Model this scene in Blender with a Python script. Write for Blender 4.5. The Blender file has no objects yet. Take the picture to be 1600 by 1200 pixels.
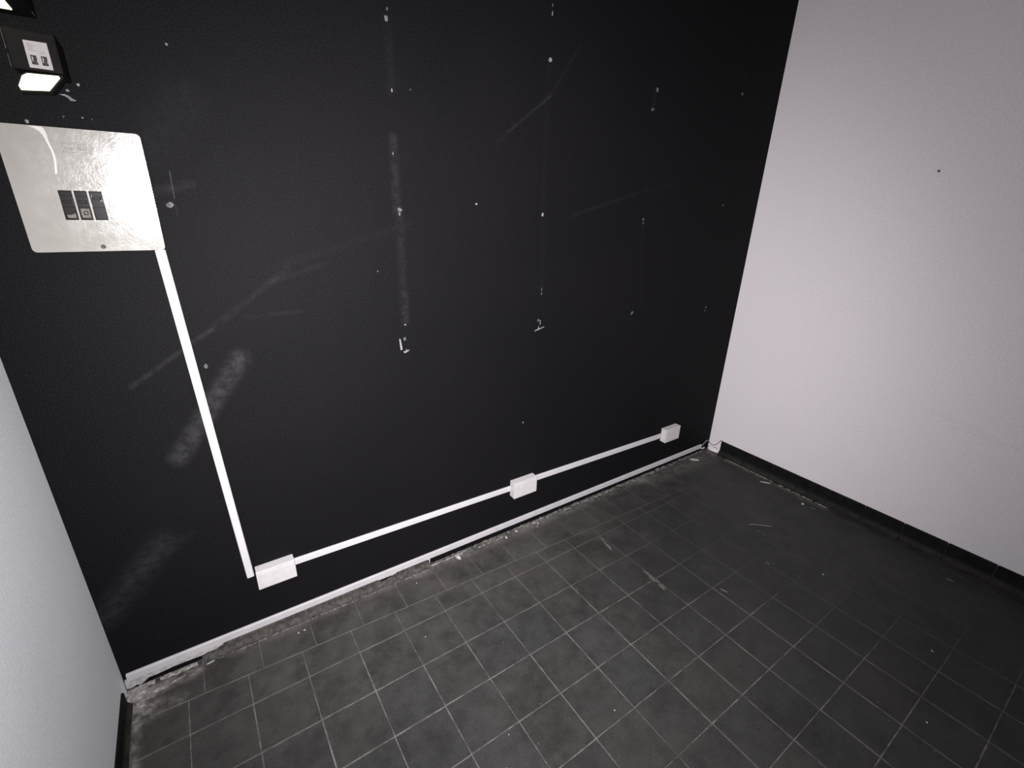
import bpy, bmesh, math, random
from mathutils import Matrix, Vector, noise

# ------------------------------------------------------------------ camera, world, light, exposure
scene = bpy.context.scene
COL = scene.collection
ROOM_X, ROOM_Y, ROOM_Z = 3.70, -3.30, 3.05     # x 0..3.70 along the black wall, y 0..-3.30 into the room
CAM_ROT = Matrix(((0.825671, 0.179971, -0.534675),
                  (-0.563362, 0.313148, -0.764566),
                  (0.029832, 0.932496, 0.359947)))
CAM_LOC = Vector((0.4692, -1.8405, 1.7878))
cam_data = bpy.data.cameras.new('camera')
cam_data.sensor_fit = 'HORIZONTAL'
cam_data.sensor_width = 36.0
cam_data.lens = 732.845 / 1600.0 * 36.0
cam_data.clip_start = 0.02
cam = bpy.data.objects.new('camera', cam_data)
COL.objects.link(cam)
cam.matrix_world = Matrix.Translation(CAM_LOC) @ CAM_ROT.to_4x4()
scene.camera = cam

world = bpy.data.worlds.new('world')
scene.world = world
world.use_nodes = True
bg = world.node_tree.nodes['Background']
bg.inputs['Color'].default_value = (0.8, 0.85, 1.0, 1)
bg.inputs['Strength'].default_value = 0.012

# the phone's flash, a few centimetres beside the lens: a bright core inside a wide soft cone
def flash(name, watts, cone):
    fl = bpy.data.lights.new(name, 'SPOT')
    fl.energy = watts
    fl.color = (1.0, 0.965, 0.985)
    fl.spot_size = math.radians(cone)
    fl.spot_blend = 1.0
    fl.shadow_soft_size = 0.012
    o = bpy.data.objects.new(name, fl)
    COL.objects.link(o)
    o.matrix_world = Matrix.Translation(CAM_LOC + CAM_ROT @ Vector((-0.035, 0.012, 0.0))) @ CAM_ROT.to_4x4()
flash('phone_flash_wide', 338.0, 156)
flash('phone_flash_core', 385.0, 100)

scene.view_settings.view_transform = 'Standard'
scene.view_settings.look = 'None'
scene.view_settings.exposure = 0.0
scene.view_settings.gamma = 1.0
scene.view_settings.use_curve_mapping = False

# ------------------------------------------------------------------ materials
class NT:
    """small wrapper that adds shader nodes"""
    def __init__(self, name):
        self.m = bpy.data.materials.new(name)
        self.m.use_nodes = True
        self.t = self.m.node_tree
        self.b = self.t.nodes['Principled BSDF']
    def n(self, kind, **kw):
        nd = self.t.nodes.new(kind)
        for k, v in kw.items():
            setattr(nd, k, v)
        return nd
    def put(self, sock, v):
        if isinstance(v, bpy.types.NodeSocket):
            self.t.links.new(v, sock)
        else:
            sock.default_value = v
    def math(self, op, a, b=0.0, clamp=False):
        nd = self.n('ShaderNodeMath', operation=op, use_clamp=clamp)
        self.put(nd.inputs[0], a); self.put(nd.inputs[1], b)
        return nd.outputs[0]
    def vm(self, op, a, b=None, out=0):
        nd = self.n('ShaderNodeVectorMath', operation=op)
        self.put(nd.inputs[0], a)
        if b is not None: self.put(nd.inputs[1], b)
        return nd.outputs[out]
    def scale(self, v, s):
        nd = self.n('ShaderNodeVectorMath', operation='SCALE')
        self.put(nd.inputs[0], v); self.put(nd.inputs['Scale'], s)
        return nd.outputs[0]
    def noise(self, vec, scale, detail=4.0, rough=0.55):
        nd = self.n('ShaderNodeTexNoise')
        self.put(nd.inputs['Vector'], vec)
        nd.inputs['Scale'].default_value = scale
        nd.inputs['Detail'].default_value = detail
        nd.inputs['Roughness'].default_value = rough
        return nd.outputs['Fac']
    def remap(self, v, a, b, c=0.0, d=1.0, smooth=True):
        nd = self.n('ShaderNodeMapRange', interpolation_type='SMOOTHSTEP' if smooth else 'LINEAR')
        self.put(nd.inputs[0], v)
        for i, x in enumerate((a, b, c, d)):
            nd.inputs[i + 1].default_value = x
        return nd.outputs[0]
    def mix(self, fac, a, b):
        nd = self.n('ShaderNodeMix', data_type='RGBA')
        self.put(nd.inputs[0], fac); self.put(nd.inputs[6], a); self.put(nd.inputs[7], b)
        return nd.outputs[2]
    def bump(self, h, strength=0.3, dist=0.002):
        nd = self.n('ShaderNodeBump')
        nd.inputs['Strength'].default_value = strength
        nd.inputs['Distance'].default_value = dist
        self.put(nd.inputs['Height'], h)
        self.t.links.new(nd.outputs[0], self.b.inputs['Normal'])
    def coord(self, out='Object'):
        return self.n('ShaderNodeTexCoord').outputs[out]
    def geo(self):
        return self.n('ShaderNodeNewGeometry').outputs['Position']
    def seg(self, P, A, B, half, soft):
        """1 on the segment A-B, fading to 0 at `half` (+soft) from it"""
        A = Vector(A); B = Vector(B); d = B - A
        pa = self.vm('SUBTRACT', P, tuple(A))
        t = self.math('DIVIDE', self.vm('DOT_PRODUCT', pa, tuple(d), out=1), d.length_squared, clamp=True)
        dist = self.vm('LENGTH', self.vm('SUBTRACT', pa, self.scale(tuple(d), t)), out=1)
        return self.remap(dist, half - soft, half + soft, 1.0, 0.0)

def rgb(r, g, b): return (r, g, b, 1.0)

def plain(name, base, rough=0.5, var=0.12, scale=30.0, bump=0.0, bscale=400.0, spec=0.5):
    m = NT(name)
    c = m.coord()
    f = m.remap(m.noise(c, scale), 0.3, 0.7)
    m.put(m.b.inputs['Base Color'], m.mix(f, rgb(*[x * (1 - var) for x in base]), rgb(*[min(1, x * (1 + var)) for x in base])))
    m.b.inputs['Roughness'].default_value = rough
    m.b.inputs['Specular IOR Level'].default_value = spec
    if bump: m.bump(m.noise(c, bscale, 2.0), bump, 0.001)
    return m.m

def make_black_wall():
    m = NT('black_matt_wall_paint')
    c = m.coord()
    big = m.noise(c, 1.3, 3.0)
    fine = m.noise(c, 260.0, 2.0)
    base = m.mix(m.remap(big, 0.3, 0.7), rgb(0.0029, 0.0028, 0.0033), rgb(0.0040, 0.0037, 0.0042))
    base = m.mix(m.remap(fine, 0.38, 0.68), base, rgb(0.0080, 0.0076, 0.0086))
    rubbed = m.remap(m.noise(c, 34.0, 6.0, 0.7), 0.28, 0.68)
    marks = [  # chalky rubs left on the paint: A(x,z), B(x,z), half width, softness, strength
        ((0.578, 1.245), (0.338, 0.917), 0.0260, 0.0232, 0.550),
        ((0.225, 0.595), (0.015, 0.361), 0.0400, 0.0392, 0.300),
        ((0.310, 0.600), (0.100, 0.480), 0.0160, 0.0152, 0.072),
        ((0.430, 1.784), (0.535, 1.812), 0.0100, 0.0098, 0.245),
        ((0.263, 1.199), (0.510, 1.359), 0.0070, 0.0069, 0.245),
        ((0.510, 1.359), (0.775, 1.547), 0.0100, 0.0098, 0.115),
        ((0.620, 1.390), (0.800, 1.395), 0.0060, 0.0059, 0.086),
        ((0.740, 1.555), (1.239, 1.698), 0.0128, 0.0122, 0.050),
        ((0.700, 1.500), (0.900, 1.560), 0.0080, 0.0078, 0.072),
        ((1.699, 2.068), (1.910, 2.222), 0.0050, 0.0049, 0.259),
        ((1.910, 2.222), (2.060, 2.430), 0.0050, 0.0049, 0.101),
        ((1.640, 2.020), (1.699, 2.068), 0.0080, 0.0078, 0.072),
        ((2.080, 1.738), (2.600, 1.876), 0.0070, 0.0069, 0.122),
        ((2.600, 1.876), (2.900, 1.920), 0.0090, 0.0088, 0.050),
        # ghost lines of the removed shelf uprights
        ((1.193, 2.350), (1.193, 2.150), 0.0136, 0.0129, 0.094),
        ((1.190, 2.000), (1.190, 1.745), 0.0136, 0.0129, 0.230),
        ((1.198, 1.745), (1.199, 1.300), 0.0144, 0.0137, 0.144),
        ((1.200, 1.420), (1.200, 1.320), 0.0136, 0.0129, 0.108),
        ((1.892, 2.345), (1.900, 1.745), 0.0112, 0.0106, 0.043),
        ((1.905, 1.720), (1.917, 1.380), 0.0112, 0.0106, 0.043),
        ((2.600, 1.690), (2.680, 1.240), 0.0112, 0.0106, 0.050),
        ((2.576, 2.330), (2.566, 2.250), 0.0070, 0.0069, 0.216),
        ((3.296, 2.515), (3.298, 2.490), 0.0080, 0.0078, 0.216),
        # rubbed edges near the lamps and beside the panel
        ((0.488, 1.845), (0.486, 1.770), 0.0016, 0.0012, 0.900),
        ((0.485, 1.750), (0.484, 1.720), 0.0016, 0.0012, 0.450),
        ((0.470, 1.920), (0.560, 2.040), 0.0500, 0.0490, 0.090),
    ]
    tot = None
    for a, b, h, s, k in marks:
        v = m.math('MULTIPLY', m.seg(c, (a[0], 0, a[1]), (b[0], 0, b[1]), h, s), k)
        tot = v if tot is None else m.math('ADD', tot, v)
    tot = m.math('MULTIPLY', tot, m.remap(rubbed, 0.0, 1.0, 0.22, 1.1), clamp=True)
    m.put(m.b.inputs['Base Color'], m.mix(tot, base, rgb(0.031, 0.0305, 0.033)))
    m.put(m.b.inputs['Roughness'], m.remap(big, 0.2, 0.8, 0.58, 0.66))
    m.b.inputs['Specular IOR Level'].default_value = 0.04
    m.bump(m.math('ADD', m.noise(c, 180.0, 3.0), m.math('MULTIPLY', m.noise(c, 9.0, 2.0), 2.0)), 0.45, 0.0018)
    return m.m

def make_white_wall(name, tint):
    m = NT(name)
    c = m.coord()
    big = m.remap(m.noise(c, 1.1, 3.0), 0.25, 0.75)
    fine = m.remap(m.noise(c, 110.0, 5.0, 0.65), 0.3, 0.7)
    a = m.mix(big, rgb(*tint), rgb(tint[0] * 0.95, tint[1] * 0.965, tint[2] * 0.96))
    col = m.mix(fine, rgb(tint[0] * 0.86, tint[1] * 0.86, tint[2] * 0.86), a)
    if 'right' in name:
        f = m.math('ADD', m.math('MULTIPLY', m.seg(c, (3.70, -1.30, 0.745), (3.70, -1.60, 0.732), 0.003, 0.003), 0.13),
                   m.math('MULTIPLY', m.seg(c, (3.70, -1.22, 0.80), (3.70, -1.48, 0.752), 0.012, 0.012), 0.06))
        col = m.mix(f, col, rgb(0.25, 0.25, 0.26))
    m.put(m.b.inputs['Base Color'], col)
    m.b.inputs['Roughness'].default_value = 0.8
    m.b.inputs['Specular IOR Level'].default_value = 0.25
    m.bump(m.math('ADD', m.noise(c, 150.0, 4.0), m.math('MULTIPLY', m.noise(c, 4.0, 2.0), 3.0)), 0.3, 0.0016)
    return m.m

def dust_mask(m, P):
    """plaster dust and dirt trodden into the floor along the black wall and in the left corner"""
    n1 = m.remap(m.noise(P, 11.0, 6.0, 0.68), 0.36, 0.66)
    n2 = m.remap(m.noise(P, 46.0, 5.0, 0.7), 0.40, 0.66)
    items = [((0.02, -0.02, 0), (0.05, -0.12, 0), 0.048, 0.035, 1.5),
             ((0.03, -0.055, 0), (0.22, -0.05, 0), 0.022, 0.020, 1.1),
             ((0.032, -0.10, 0), (0.034, -0.62, 0), 0.014, 0.016, 0.95),
             ((0.05, -0.16, 0), (0.16, -0.14, 0), 0.028, 0.028, 0.45),
             ((0.35, -0.035, 0), (1.20, -0.035, 0), 0.022, 0.022, 0.40),
             ((1.20, -0.030, 0), (2.90, -0.030, 0), 0.030, 0.030, 0.55),
             ((2.90, -0.050, 0), (3.62, -0.070, 0), 0.080, 0.070, 0.40),
             ((3.63, -0.20, 0), (3.62, -0.92, 0), 0.012, 0.012, 0.70)]
    tot = None
    for a, b, h, s, k in items:
        v = m.math('MULTIPLY', m.seg(P, a, b, h, s), k)
        tot = v if tot is None else m.math('ADD', tot, v)
    return m.math('MULTIPLY', tot, m.math('ADD', m.math('MULTIPLY', n1, 0.6), m.math('MULTIPLY', n2, 0.5)), clamp=True)

def make_tile(name, island=False):
    m = NT(name)
    P = m.geo()
    if island:
        rnd = m.n('ShaderNodeNewGeometry').outputs['Random Per Island']
    else:
        rnd = m.n('ShaderNodeObjectInfo').outputs['Random']
    ramp = m.n('ShaderNodeValToRGB')
    r = ramp.color_ramp
    r.interpolation = 'LINEAR'
    tones = [(0.0, (0.0215, 0.0215, 0.020)), (0.22, (0.026, 0.0245, 0.0225)), (0.4, (0.019, 0.020, 0.0218)),
             (0.58, (0.027, 0.0248, 0.0235)), (0.75, (0.0205, 0.022, 0.0205)), (1.0, (0.0232, 0.0232, 0.0255))]
    while len(r.elements) < len(tones): r.elements.new(0.5)
    for e, (p, c) in zip(r.elements, tones):
        e.position = p; e.color = rgb(*c)
    m.put(ramp.inputs[0], rnd)
    off = m.n('ShaderNodeCombineXYZ')
    m.put(off.inputs[2], m.math('MULTIPLY', rnd, 37.0))
    Q = m.vm('ADD', P, off.outputs[0])
    cloud = m.remap(m.noise(Q, 13.0, 7.0, 0.62), 0.28, 0.74)
    grain = m.remap(m.noise(P, 150.0, 5.0, 0.7), 0.32, 0.70)
    col = m.mix(cloud, m.mix(0.52, ramp.outputs[0], rgb(0.008, 0.008, 0.008)), ramp.outputs[0])
    col = m.mix(m.math('MULTIPLY', grain, 0.42), col, rgb(0.046, 0.0435, 0.041))
    worn = m.remap(m.noise(P, 2.2, 4.0), 0.42, 0.70)
    col = m.mix(m.math('MULTIPLY', worn, 0.30), col, rgb(0.046, 0.043, 0.040))
    # a film of dust along the black wall, greasy dirt where the room is walked through on the right
    film = m.math('MULTIPLY', m.seg(P, (0.5, -0.10, 0), (2.3, -0.12, 0), 0.34, 0.30), m.remap(m.noise(P, 7.0, 6.0, 0.65), 0.25, 0.7, 0.25, 1.0))
    col = m.mix(m.math('MULTIPLY', film, 0.50), col, rgb(0.062, 0.057, 0.053))
    grease = m.math('MULTIPLY', m.seg(P, (2.70, -0.70, 0), (3.1, -1.6, 0), 0.60, 0.48), m.remap(m.noise(P, 5.0, 6.0, 0.65), 0.2, 0.6, 0.4, 1.0))
    col = m.mix(m.math('MULTIPLY', grease, 0.78), col, rgb(0.0105, 0.0105, 0.0098))
    blot = m.math('MULTIPLY', m.remap(m.noise(P, 4.3, 7.0, 0.68), 0.47, 0.62), m.remap(m.noise(P, 28.0, 5.0, 0.7), 0.25, 0.6, 0.35, 1.0))
    col = m.mix(m.math('MULTIPLY', blot, 0.62), col, rgb(0.0115, 0.011, 0.0105))
    scr = m.remap(m.noise(m.vm('MULTIPLY', P, (1.0, 5.0, 1.0)), 30.0, 5.0, 0.7), 0.60, 0.72)
    col = m.mix(m.math('MULTIPLY', scr, 0.30), col, rgb(0.075, 0.070, 0.065))
    specks = m.remap(m.noise(P, 75.0, 2.0, 0.5), 0.745, 0.775)
    col = m.mix(m.math('MULTIPLY', specks, 0.55), col, rgb(0.17, 0.165, 0.155))
    col = m.mix(m.math('MULTIPLY', dust_mask(m, P), 0.8), col, rgb(0.20, 0.185, 0.17))
    m.put(m.b.inputs['Base Color'], col)
    m.put(m.b.inputs['Roughness'], m.remap(cloud, 0.0, 1.0, 0.55, 0.75))
    m.b.inputs['Specular IOR Level'].default_value = 0.35
    m.bump(m.math('ADD', m.noise(P, 60.0, 5.0), m.math('MULTIPLY', grain, 0.4)), 0.25, 0.0012)
    return m.m

def make_grout():
    m = NT('pale_cement_grout')
    P = m.geo()
    f = m.remap(m.noise(P, 14.0, 6.0, 0.72), 0.36, 0.64)
    g = m.remap(m.noise(P, 90.0, 3.0), 0.3, 0.7)
    col = m.mix(f, rgb(0.032, 0.030, 0.028), rgb(0.138, 0.130, 0.122))
    col = m.mix(m.math('MULTIPLY', g, 0.4), col, rgb(0.055, 0.052, 0.048))
    # to the right of the room the joints are filled with dirt
    sep = m.n('ShaderNodeSeparateXYZ'); m.put(sep.inputs[0], P)
    reach = m.math('ADD', m.math('ADD', sep.outputs[0], m.math('MULTIPLY', sep.outputs[1], 0.6)), m.math('MULTIPLY', m.noise(P, 2.6, 4.0), 0.7))
    dirt = m.math('MULTIPLY', m.remap(reach, 1.75, 2.55), 0.93)
    col = m.mix(dirt, col, rgb(0.0165, 0.016, 0.015))
    film = m.math('MULTIPLY', m.seg(P, (0.5, -0.08, 0), (2.6, -0.10, 0), 0.30, 0.26), 0.6)
    col = m.mix(film, col, rgb(0.060, 0.055, 0.051))
    m.put(m.b.inputs['Base Color'], col)
    m.b.inputs['Roughness'].default_value = 0.9
    m.bump(m.noise(P, 200.0, 3.0), 0.4, 0.001)
    return m.m

def make_panel_paint():
    m = NT('cream_enamel_panel')
    c = m.coord()
    f = m.remap(m.noise(c, 9.0, 4.0), 0.3, 0.7)
    m.put(m.b.inputs['Base Color'], m.mix(f, rgb(0.222, 0.214, 0.194), rgb(0.250, 0.242, 0.224)))
    m.put(m.b.inputs['Roughness'], m.remap(m.noise(c, 40.0, 3.0), 0.3, 0.7, 0.14, 0.20))
    m.b.inputs['Specular IOR Level'].default_value = 0.5
    m.bump(m.math('ADD', m.noise(c, 190.0, 3.0), m.math('MULTIPLY', m.noise(c, 70.0, 2.0), 1.2)), 0.22, 0.0010)
    return m.m

def make_mortar(name, a, b):
    m = NT(name)
    P = m.geo()
    f = m.remap(m.noise(P, 60.0, 5.0, 0.7), 0.35, 0.65)
    m.put(m.b.inputs['Base Color'], m.mix(f, rgb(*a), rgb(*b)))
    m.b.inputs['Roughness'].default_value = 0.95
    m.b.inputs['Specular IOR Level'].default_value = 0.1
    m.bump(m.noise(P, 160.0, 4.0), 0.6, 0.002)
    return m.m

def make_emit(name, col, strength):
    m = NT(name)
    c = m.coord()
    f = m.remap(m.noise(c, 60.0, 2.0), 0.2, 0.8)
    m.b.inputs['Base Color'].default_value = rgb(0.8, 0.8, 0.75)
    m.put(m.b.inputs['Emission Color'], m.mix(f, rgb(*col), rgb(col[0], col[1] * 0.99, col[2] * 0.95)))
    m.b.inputs['Emission Strength'].default_value = strength
    m.b.inputs['Roughness'].default_value = 0.3
    return m.m

M_BLACKWALL = make_black_wall()
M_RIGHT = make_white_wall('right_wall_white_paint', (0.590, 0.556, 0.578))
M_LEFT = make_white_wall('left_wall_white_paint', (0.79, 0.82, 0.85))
M_CEIL = make_white_wall('ceiling_white_paint', (0.55, 0.55, 0.55))
M_TILE = make_tile('dark_cement_tile')
M_TILE_I = make_tile('dark_cement_tile_field', True)
M_GROUT = make_grout()
def make_skirt():
    m = NT('dark_skirting_tile')
    P = m.geo()
    sep = m.n('ShaderNodeSeparateXYZ'); m.put(sep.inputs[0], P)
    f = m.remap(m.noise(P, 25.0, 4.0), 0.3, 0.7)
    col = m.mix(f, rgb(0.0036, 0.0036, 0.0038), rgb(0.0066, 0.0065, 0.0066))
    d = m.math('MULTIPLY', m.remap(sep.outputs[2], 0.004, 0.042, 1.0, 0.0), m.remap(m.noise(P, 16.0, 6.0, 0.7), 0.3, 0.65, 0.1, 0.6))
    col = m.mix(d, col, rgb(0.036, 0.032, 0.029))
    m.put(m.b.inputs['Base Color'], col)
    m.b.inputs['Roughness'].default_value = 0.65
    m.b.inputs['Specular IOR Level'].default_value = 0.10
    m.bump(m.noise(P, 150.0, 3.0), 0.2, 0.001)
    return m.m
M_SKIRT = make_skirt()
M_JOINT = make_mortar('dark_joint_mortar', (0.012, 0.011, 0.010), (0.040, 0.037, 0.034))
M_SKIRT_D = plain('dusty_skirting_tile', (0.045, 0.042, 0.039), 0.8, 0.4, 60.0, 0.3, 150.0, 0.15)
M_PLASTER = make_mortar('white_plaster', (0.26, 0.25, 0.245), (0.40, 0.39, 0.39))
M_MORTAR = make_mortar('grey_brown_mortar', (0.050, 0.046, 0.043), (0.130, 0.120, 0.110))
M_PINK = make_mortar('pinkish_mortar', (0.052, 0.044, 0.041), (0.088, 0.075, 0.070))
M_DUSTY = make_mortar('dusty_plaster', (0.12, 0.112, 0.105), (0.30, 0.285, 0.27))
M_PVC = plain('white_pvc', (0.43, 0.417, 0.437), 0.5, 0.03, 12.0, 0.04, 120.0)
M_PVC_G = plain('white_pvc_floor_run', (0.385, 0.372, 0.385), 0.55, 0.06, 14.0, 0.05, 120.0)
M_BOX = plain('offwhite_box_plastic', (0.425, 0.412, 0.415), 0.5, 0.04, 40.0, 0.10, 300.0)
M_PANEL = make_panel_paint()
M_DRIP = plain('white_paint_run', (0.36, 0.35, 0.34), 0.35, 0.03)
M_BREAKER = plain('black_breaker_plastic', (0.006, 0.0056, 0.006), 0.30, 0.2, spec=0.06)
M_BRKLABEL_GLINT = plain('grey_breaker_label_and_glint', (0.12, 0.115, 0.10), 0.6, 0.5, 260.0, spec=0.1)
M_STEEL = plain('dull_steel', (0.20, 0.19, 0.18), 0.4, 0.2)
M_BLACKMETAL = plain('black_metal', (0.006, 0.005, 0.005), 0.7, 0.2, 30.0, 0.1, 200.0, 0.08)
M_LABEL = plain('white_sticker', (0.28, 0.27, 0.265), 0.7, 0.05, 80.0, spec=0.1)
M_INK = plain('dark_sticker_ink', (0.035, 0.03, 0.03), 0.7, 0.2, spec=0.1)
M_INK_F = plain('faint_sticker_ink', (0.20, 0.185, 0.18), 0.7, 0.2, spec=0.1)
M_LIT = make_emit('lit_lamp_lens', (1.0, 0.98, 0.52), 1.9)
M_CABLE = plain('grey_cable', (0.17, 0.15, 0.165), 0.5, 0.1)
M_WIRE = plain('pale_wire', (0.13, 0.125, 0.12), 0.6, 0.1)
M_DARK = plain('dark_speck', (0.05, 0.05, 0.055), 0.8, 0.2)

# ------------------------------------------------------------------ helpers
def link(name, bm, mat, parent=None, smooth=False):
    me = bpy.data.meshes.new(name)
    bmesh.ops.recalc_face_normals(bm, faces=bm.faces)
    bm.to_mesh(me); bm.free()
    me.materials.append(mat)
    if smooth:
        for p in me.polygons: p.use_smooth = True
    o = bpy.data.objects.new(name, me)
    COL.objects.link(o)
    if parent: o.parent = parent
    return o

def tag(o, label=None, cat=None, group=None, kind=None):
    if label: o['label'] = label
    if cat: o['category'] = cat
    if group: o['group'] = group
    if kind: o['kind'] = kind
    return o

def empty(name, loc=(0, 0, 0)):
    o = bpy.data.objects.new(name, None)
    o.empty_display_size = 0.05
    o.location = loc
    COL.objects.link(o)
    return o

def box(bm, x0, x1, y0, y1, z0, z1, bevel=0.0, seg=2):
    b2 = bmesh.new()
    bmesh.ops.create_cube(b2, size=1.0)
    for v in b2.verts:
        v.co = Vector(((x0 + x1) / 2 + v.co.x * (x1 - x0), (y0 + y1) / 2 + v.co.y * (y1 - y0), (z0 + z1) / 2 + v.co.z * (z1 - z0)))
    if bevel:
        bmesh.ops.bevel(b2, geom=b2.edges[:], offset=bevel, segments=seg, affect='EDGES', profile=0.6)
    merge(bm, b2)
    return bm

def merge(bm, b2):
    me = bpy.data.meshes.new('tmp')
    b2.to_mesh(me); b2.free()
    bm.from_mesh(me)
    bpy.data.meshes.remove(me)

def prism(bm, pts, y0, y1, holes=()):
    """polygon in the x-z plane (with holes) given thickness from y0 (back) to y1 (front)"""
    b2 = bmesh.new()
    edges = []
    for loop in [pts] + list(holes):
        vs = [b2.verts.new((p[0], y0, p[1])) for p in loop]
        edges += [b2.edges.new((vs[i], vs[(i + 1) % len(vs)])) for i in range(len(vs))]
    if holes:
        bmesh.ops.triangle_fill(b2, use_beauty=True, use_dissolve=False, edges=edges)
    else:
        b2.faces.new(b2.verts[:])
    r = bmesh.ops.extrude_face_region(b2, geom=b2.faces[:])
    for v in [g for g in r['geom'] if isinstance(g, bmesh.types.BMVert)]:
        v.co.y = y1
    bmesh.ops.recalc_face_normals(b2, faces=b2.faces)
    merge(bm, b2)
    return bm

def rrect(x0, x1, z0, z1, r, n=6):
    out = []
    for cx, cz, a0 in ((x1 - r, z1 - r, 0), (x0 + r, z1 - r, 90), (x0 + r, z0 + r, 180), (x1 - r, z0 + r, 270)):
        for i in range(n + 1):
            a = math.radians(a0 + 90 * i / n)
            out.append((cx + r * math.cos(a), cz + r * math.sin(a)))
    return out

def tube(bm, pts, r, n=8, sub=6):
    P = [Vector(p) for p in pts]
    path = []
    for i in range(len(P) - 1):
        p0 = P[max(0, i - 1)]; p1 = P[i]; p2 = P[i + 1]; p3 = P[min(len(P) - 1, i + 2)]
        for k in range(sub):
            t = k / sub
            path.append(0.5 * ((2 * p1) + (p2 - p0) * t + (2 * p0 - 5 * p1 + 4 * p2 - p3) * t * t + (3 * p1 - p0 - 3 * p2 + p3) * t ** 3))
    path.append(P[-1])
    rings = []
    for i, p in enumerate(path):
        d = (path[min(i + 1, len(path) - 1)] - path[max(i - 1, 0)]).normalized()
        u = d.cross(Vector((0.13, 0.21, 0.97))).normalized(); w = d.cross(u)
        rings.append([bm.verts.new(p + r * (math.cos(2 * math.pi * k / n) * u + math.sin(2 * math.pi * k / n) * w)) for k in range(n)])
    for a, b in zip(rings, rings[1:]):
        for k in range(n):
            bm.faces.new((a[k], a[(k + 1) % n], b[(k + 1) % n], b[k]))
    bm.faces.new(rings[0]); bm.faces.new(rings[-1])
    return bm

RND = random.Random(11)

def lump(bm, cx, cy, cz, rx, ry, h, rot=0.0, seed=0, n=14, rough=0.35):
    """an irregular low crumb of plaster or mortar lying on the floor"""
    rr = random.Random(seed)
    c, s = math.cos(rot), math.sin(rot)
    prof = [(1.0, 0.0), (0.92, 0.55), (0.55, 0.95)]
    jit = [1 + rr.uniform(-rough, rough) for _ in range(n)]
    rings = []
    for k, (rad, hh) in enumerate(prof):
        ring = []
        for i in range(n):
            a = 2 * math.pi * i / n
            q = rad * jit[i]
            x, y = rx * q * math.cos(a), ry * q * math.sin(a)
            ring.append(bm.verts.new((cx + c * x - s * y, cy + s * x + c * y, cz + h * hh * (1 + (rr.uniform(-0.3, 0.3) if k else 0)))))
        rings.append(ring)
    for a, b in zip(rings, rings[1:]):
        for i in range(n):
            bm.faces.new((a[i], a[(i + 1) % n], b[(i + 1) % n], b[i]))
    bm.faces.new(rings[-1]); bm.faces.new(rings[0][::-1])
    return bm

# ------------------------------------------------------------------ room shell
wall_back = tag(link('wall_back', box(bmesh.new(), -0.12, ROOM_X + 0.12, 0.0, 0.12, -0.05, ROOM_Z), M_BLACKWALL),
                'matt black painted wall with scuffs and old screw holes', 'wall', kind='structure')
wall_right = tag(link('wall_right', box(bmesh.new(), ROOM_X, ROOM_X + 0.12, ROOM_Y, 0.0, -0.05, ROOM_Z), M_RIGHT),
                 'plain white painted wall right of the black wall', 'wall', kind='structure')
wall_left = tag(link('wall_left', box(bmesh.new(), -0.12, 0.0, ROOM_Y, 0.0, -0.05, ROOM_Z), M_LEFT),
                'white painted wall at the left edge beside the black wall', 'wall', kind='structure')
ceiling = tag(link('ceiling', box(bmesh.new(), -0.12, ROOM_X + 0.12, ROOM_Y, 0.12, ROOM_Z, ROOM_Z + 0.1), M_CEIL),
              'pale ceiling above the room', 'ceiling', kind='structure')
floor = tag(link('floor', box(bmesh.new(), 0.0, ROOM_X, ROOM_Y, 0.0, -0.05, -0.0012), M_GROUT),
            'floor of dark square cement tiles with pale grout joints', 'floor', kind='structure')

# --- floor tiles, each its own piece
JOINT = 0.0037
TILE_T = 0.012
def tile_mesh(pts):
    """pts: convex outline (x,y) about the origin; chamfered slab with its top at z 0"""
    bm = bmesh.new()
    cx = sum(p[0] for p in pts) / len(pts); cy = sum(p[1] for p in pts) / len(pts)
    def ring(inset, z):
        out = []
        for x, y in pts:
            d = Vector((x - cx, y - cy)); 
            sx = math.copysign(min(abs(d.x), inset), d.x); sy = math.copysign(min(abs(d.y), inset), d.y)
            out.append(bm.verts.new((x - sx, y - sy, z)))
        return out
    r0 = ring(0.0, -TILE_T); r1 = ring(0.0, -0.0009); r2 = ring(0.0011, 0.0)
    n = len(pts)
    for a, b in ((r0, r1), (r1, r2)):
        for i in range(n):
            bm.faces.new((a[i], a[(i + 1) % n], b[(i + 1) % n], b[i]))
    bm.faces.new(r2); bm.faces.new(r0[::-1])
    bmesh.ops.recalc_face_normals(bm, faces=bm.faces)
    me = bpy.data.meshes.new('tile')
    bm.to_mesh(me); bm.free()
    me.materials.append(M_TILE)
    return me

half = 0.1 - JOINT / 2
FULL = [tile_mesh([(-half + e[0], -half + e[1]), (half + e[2], -half + e[3]), (half + e[4], half + e[5]), (-half + e[6], half + e[7])])
        for e in [[RND.uniform(-0.0010, 0.0010) for _ in range(8)] for _ in range(4)]]
def add_tile(me, x, y, z=0.0):
    o = bpy.data.objects.new('tile', me)
    COL.objects.link(o)
    o.parent = floor
    o.location = (x, y, z)
    return o

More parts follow.
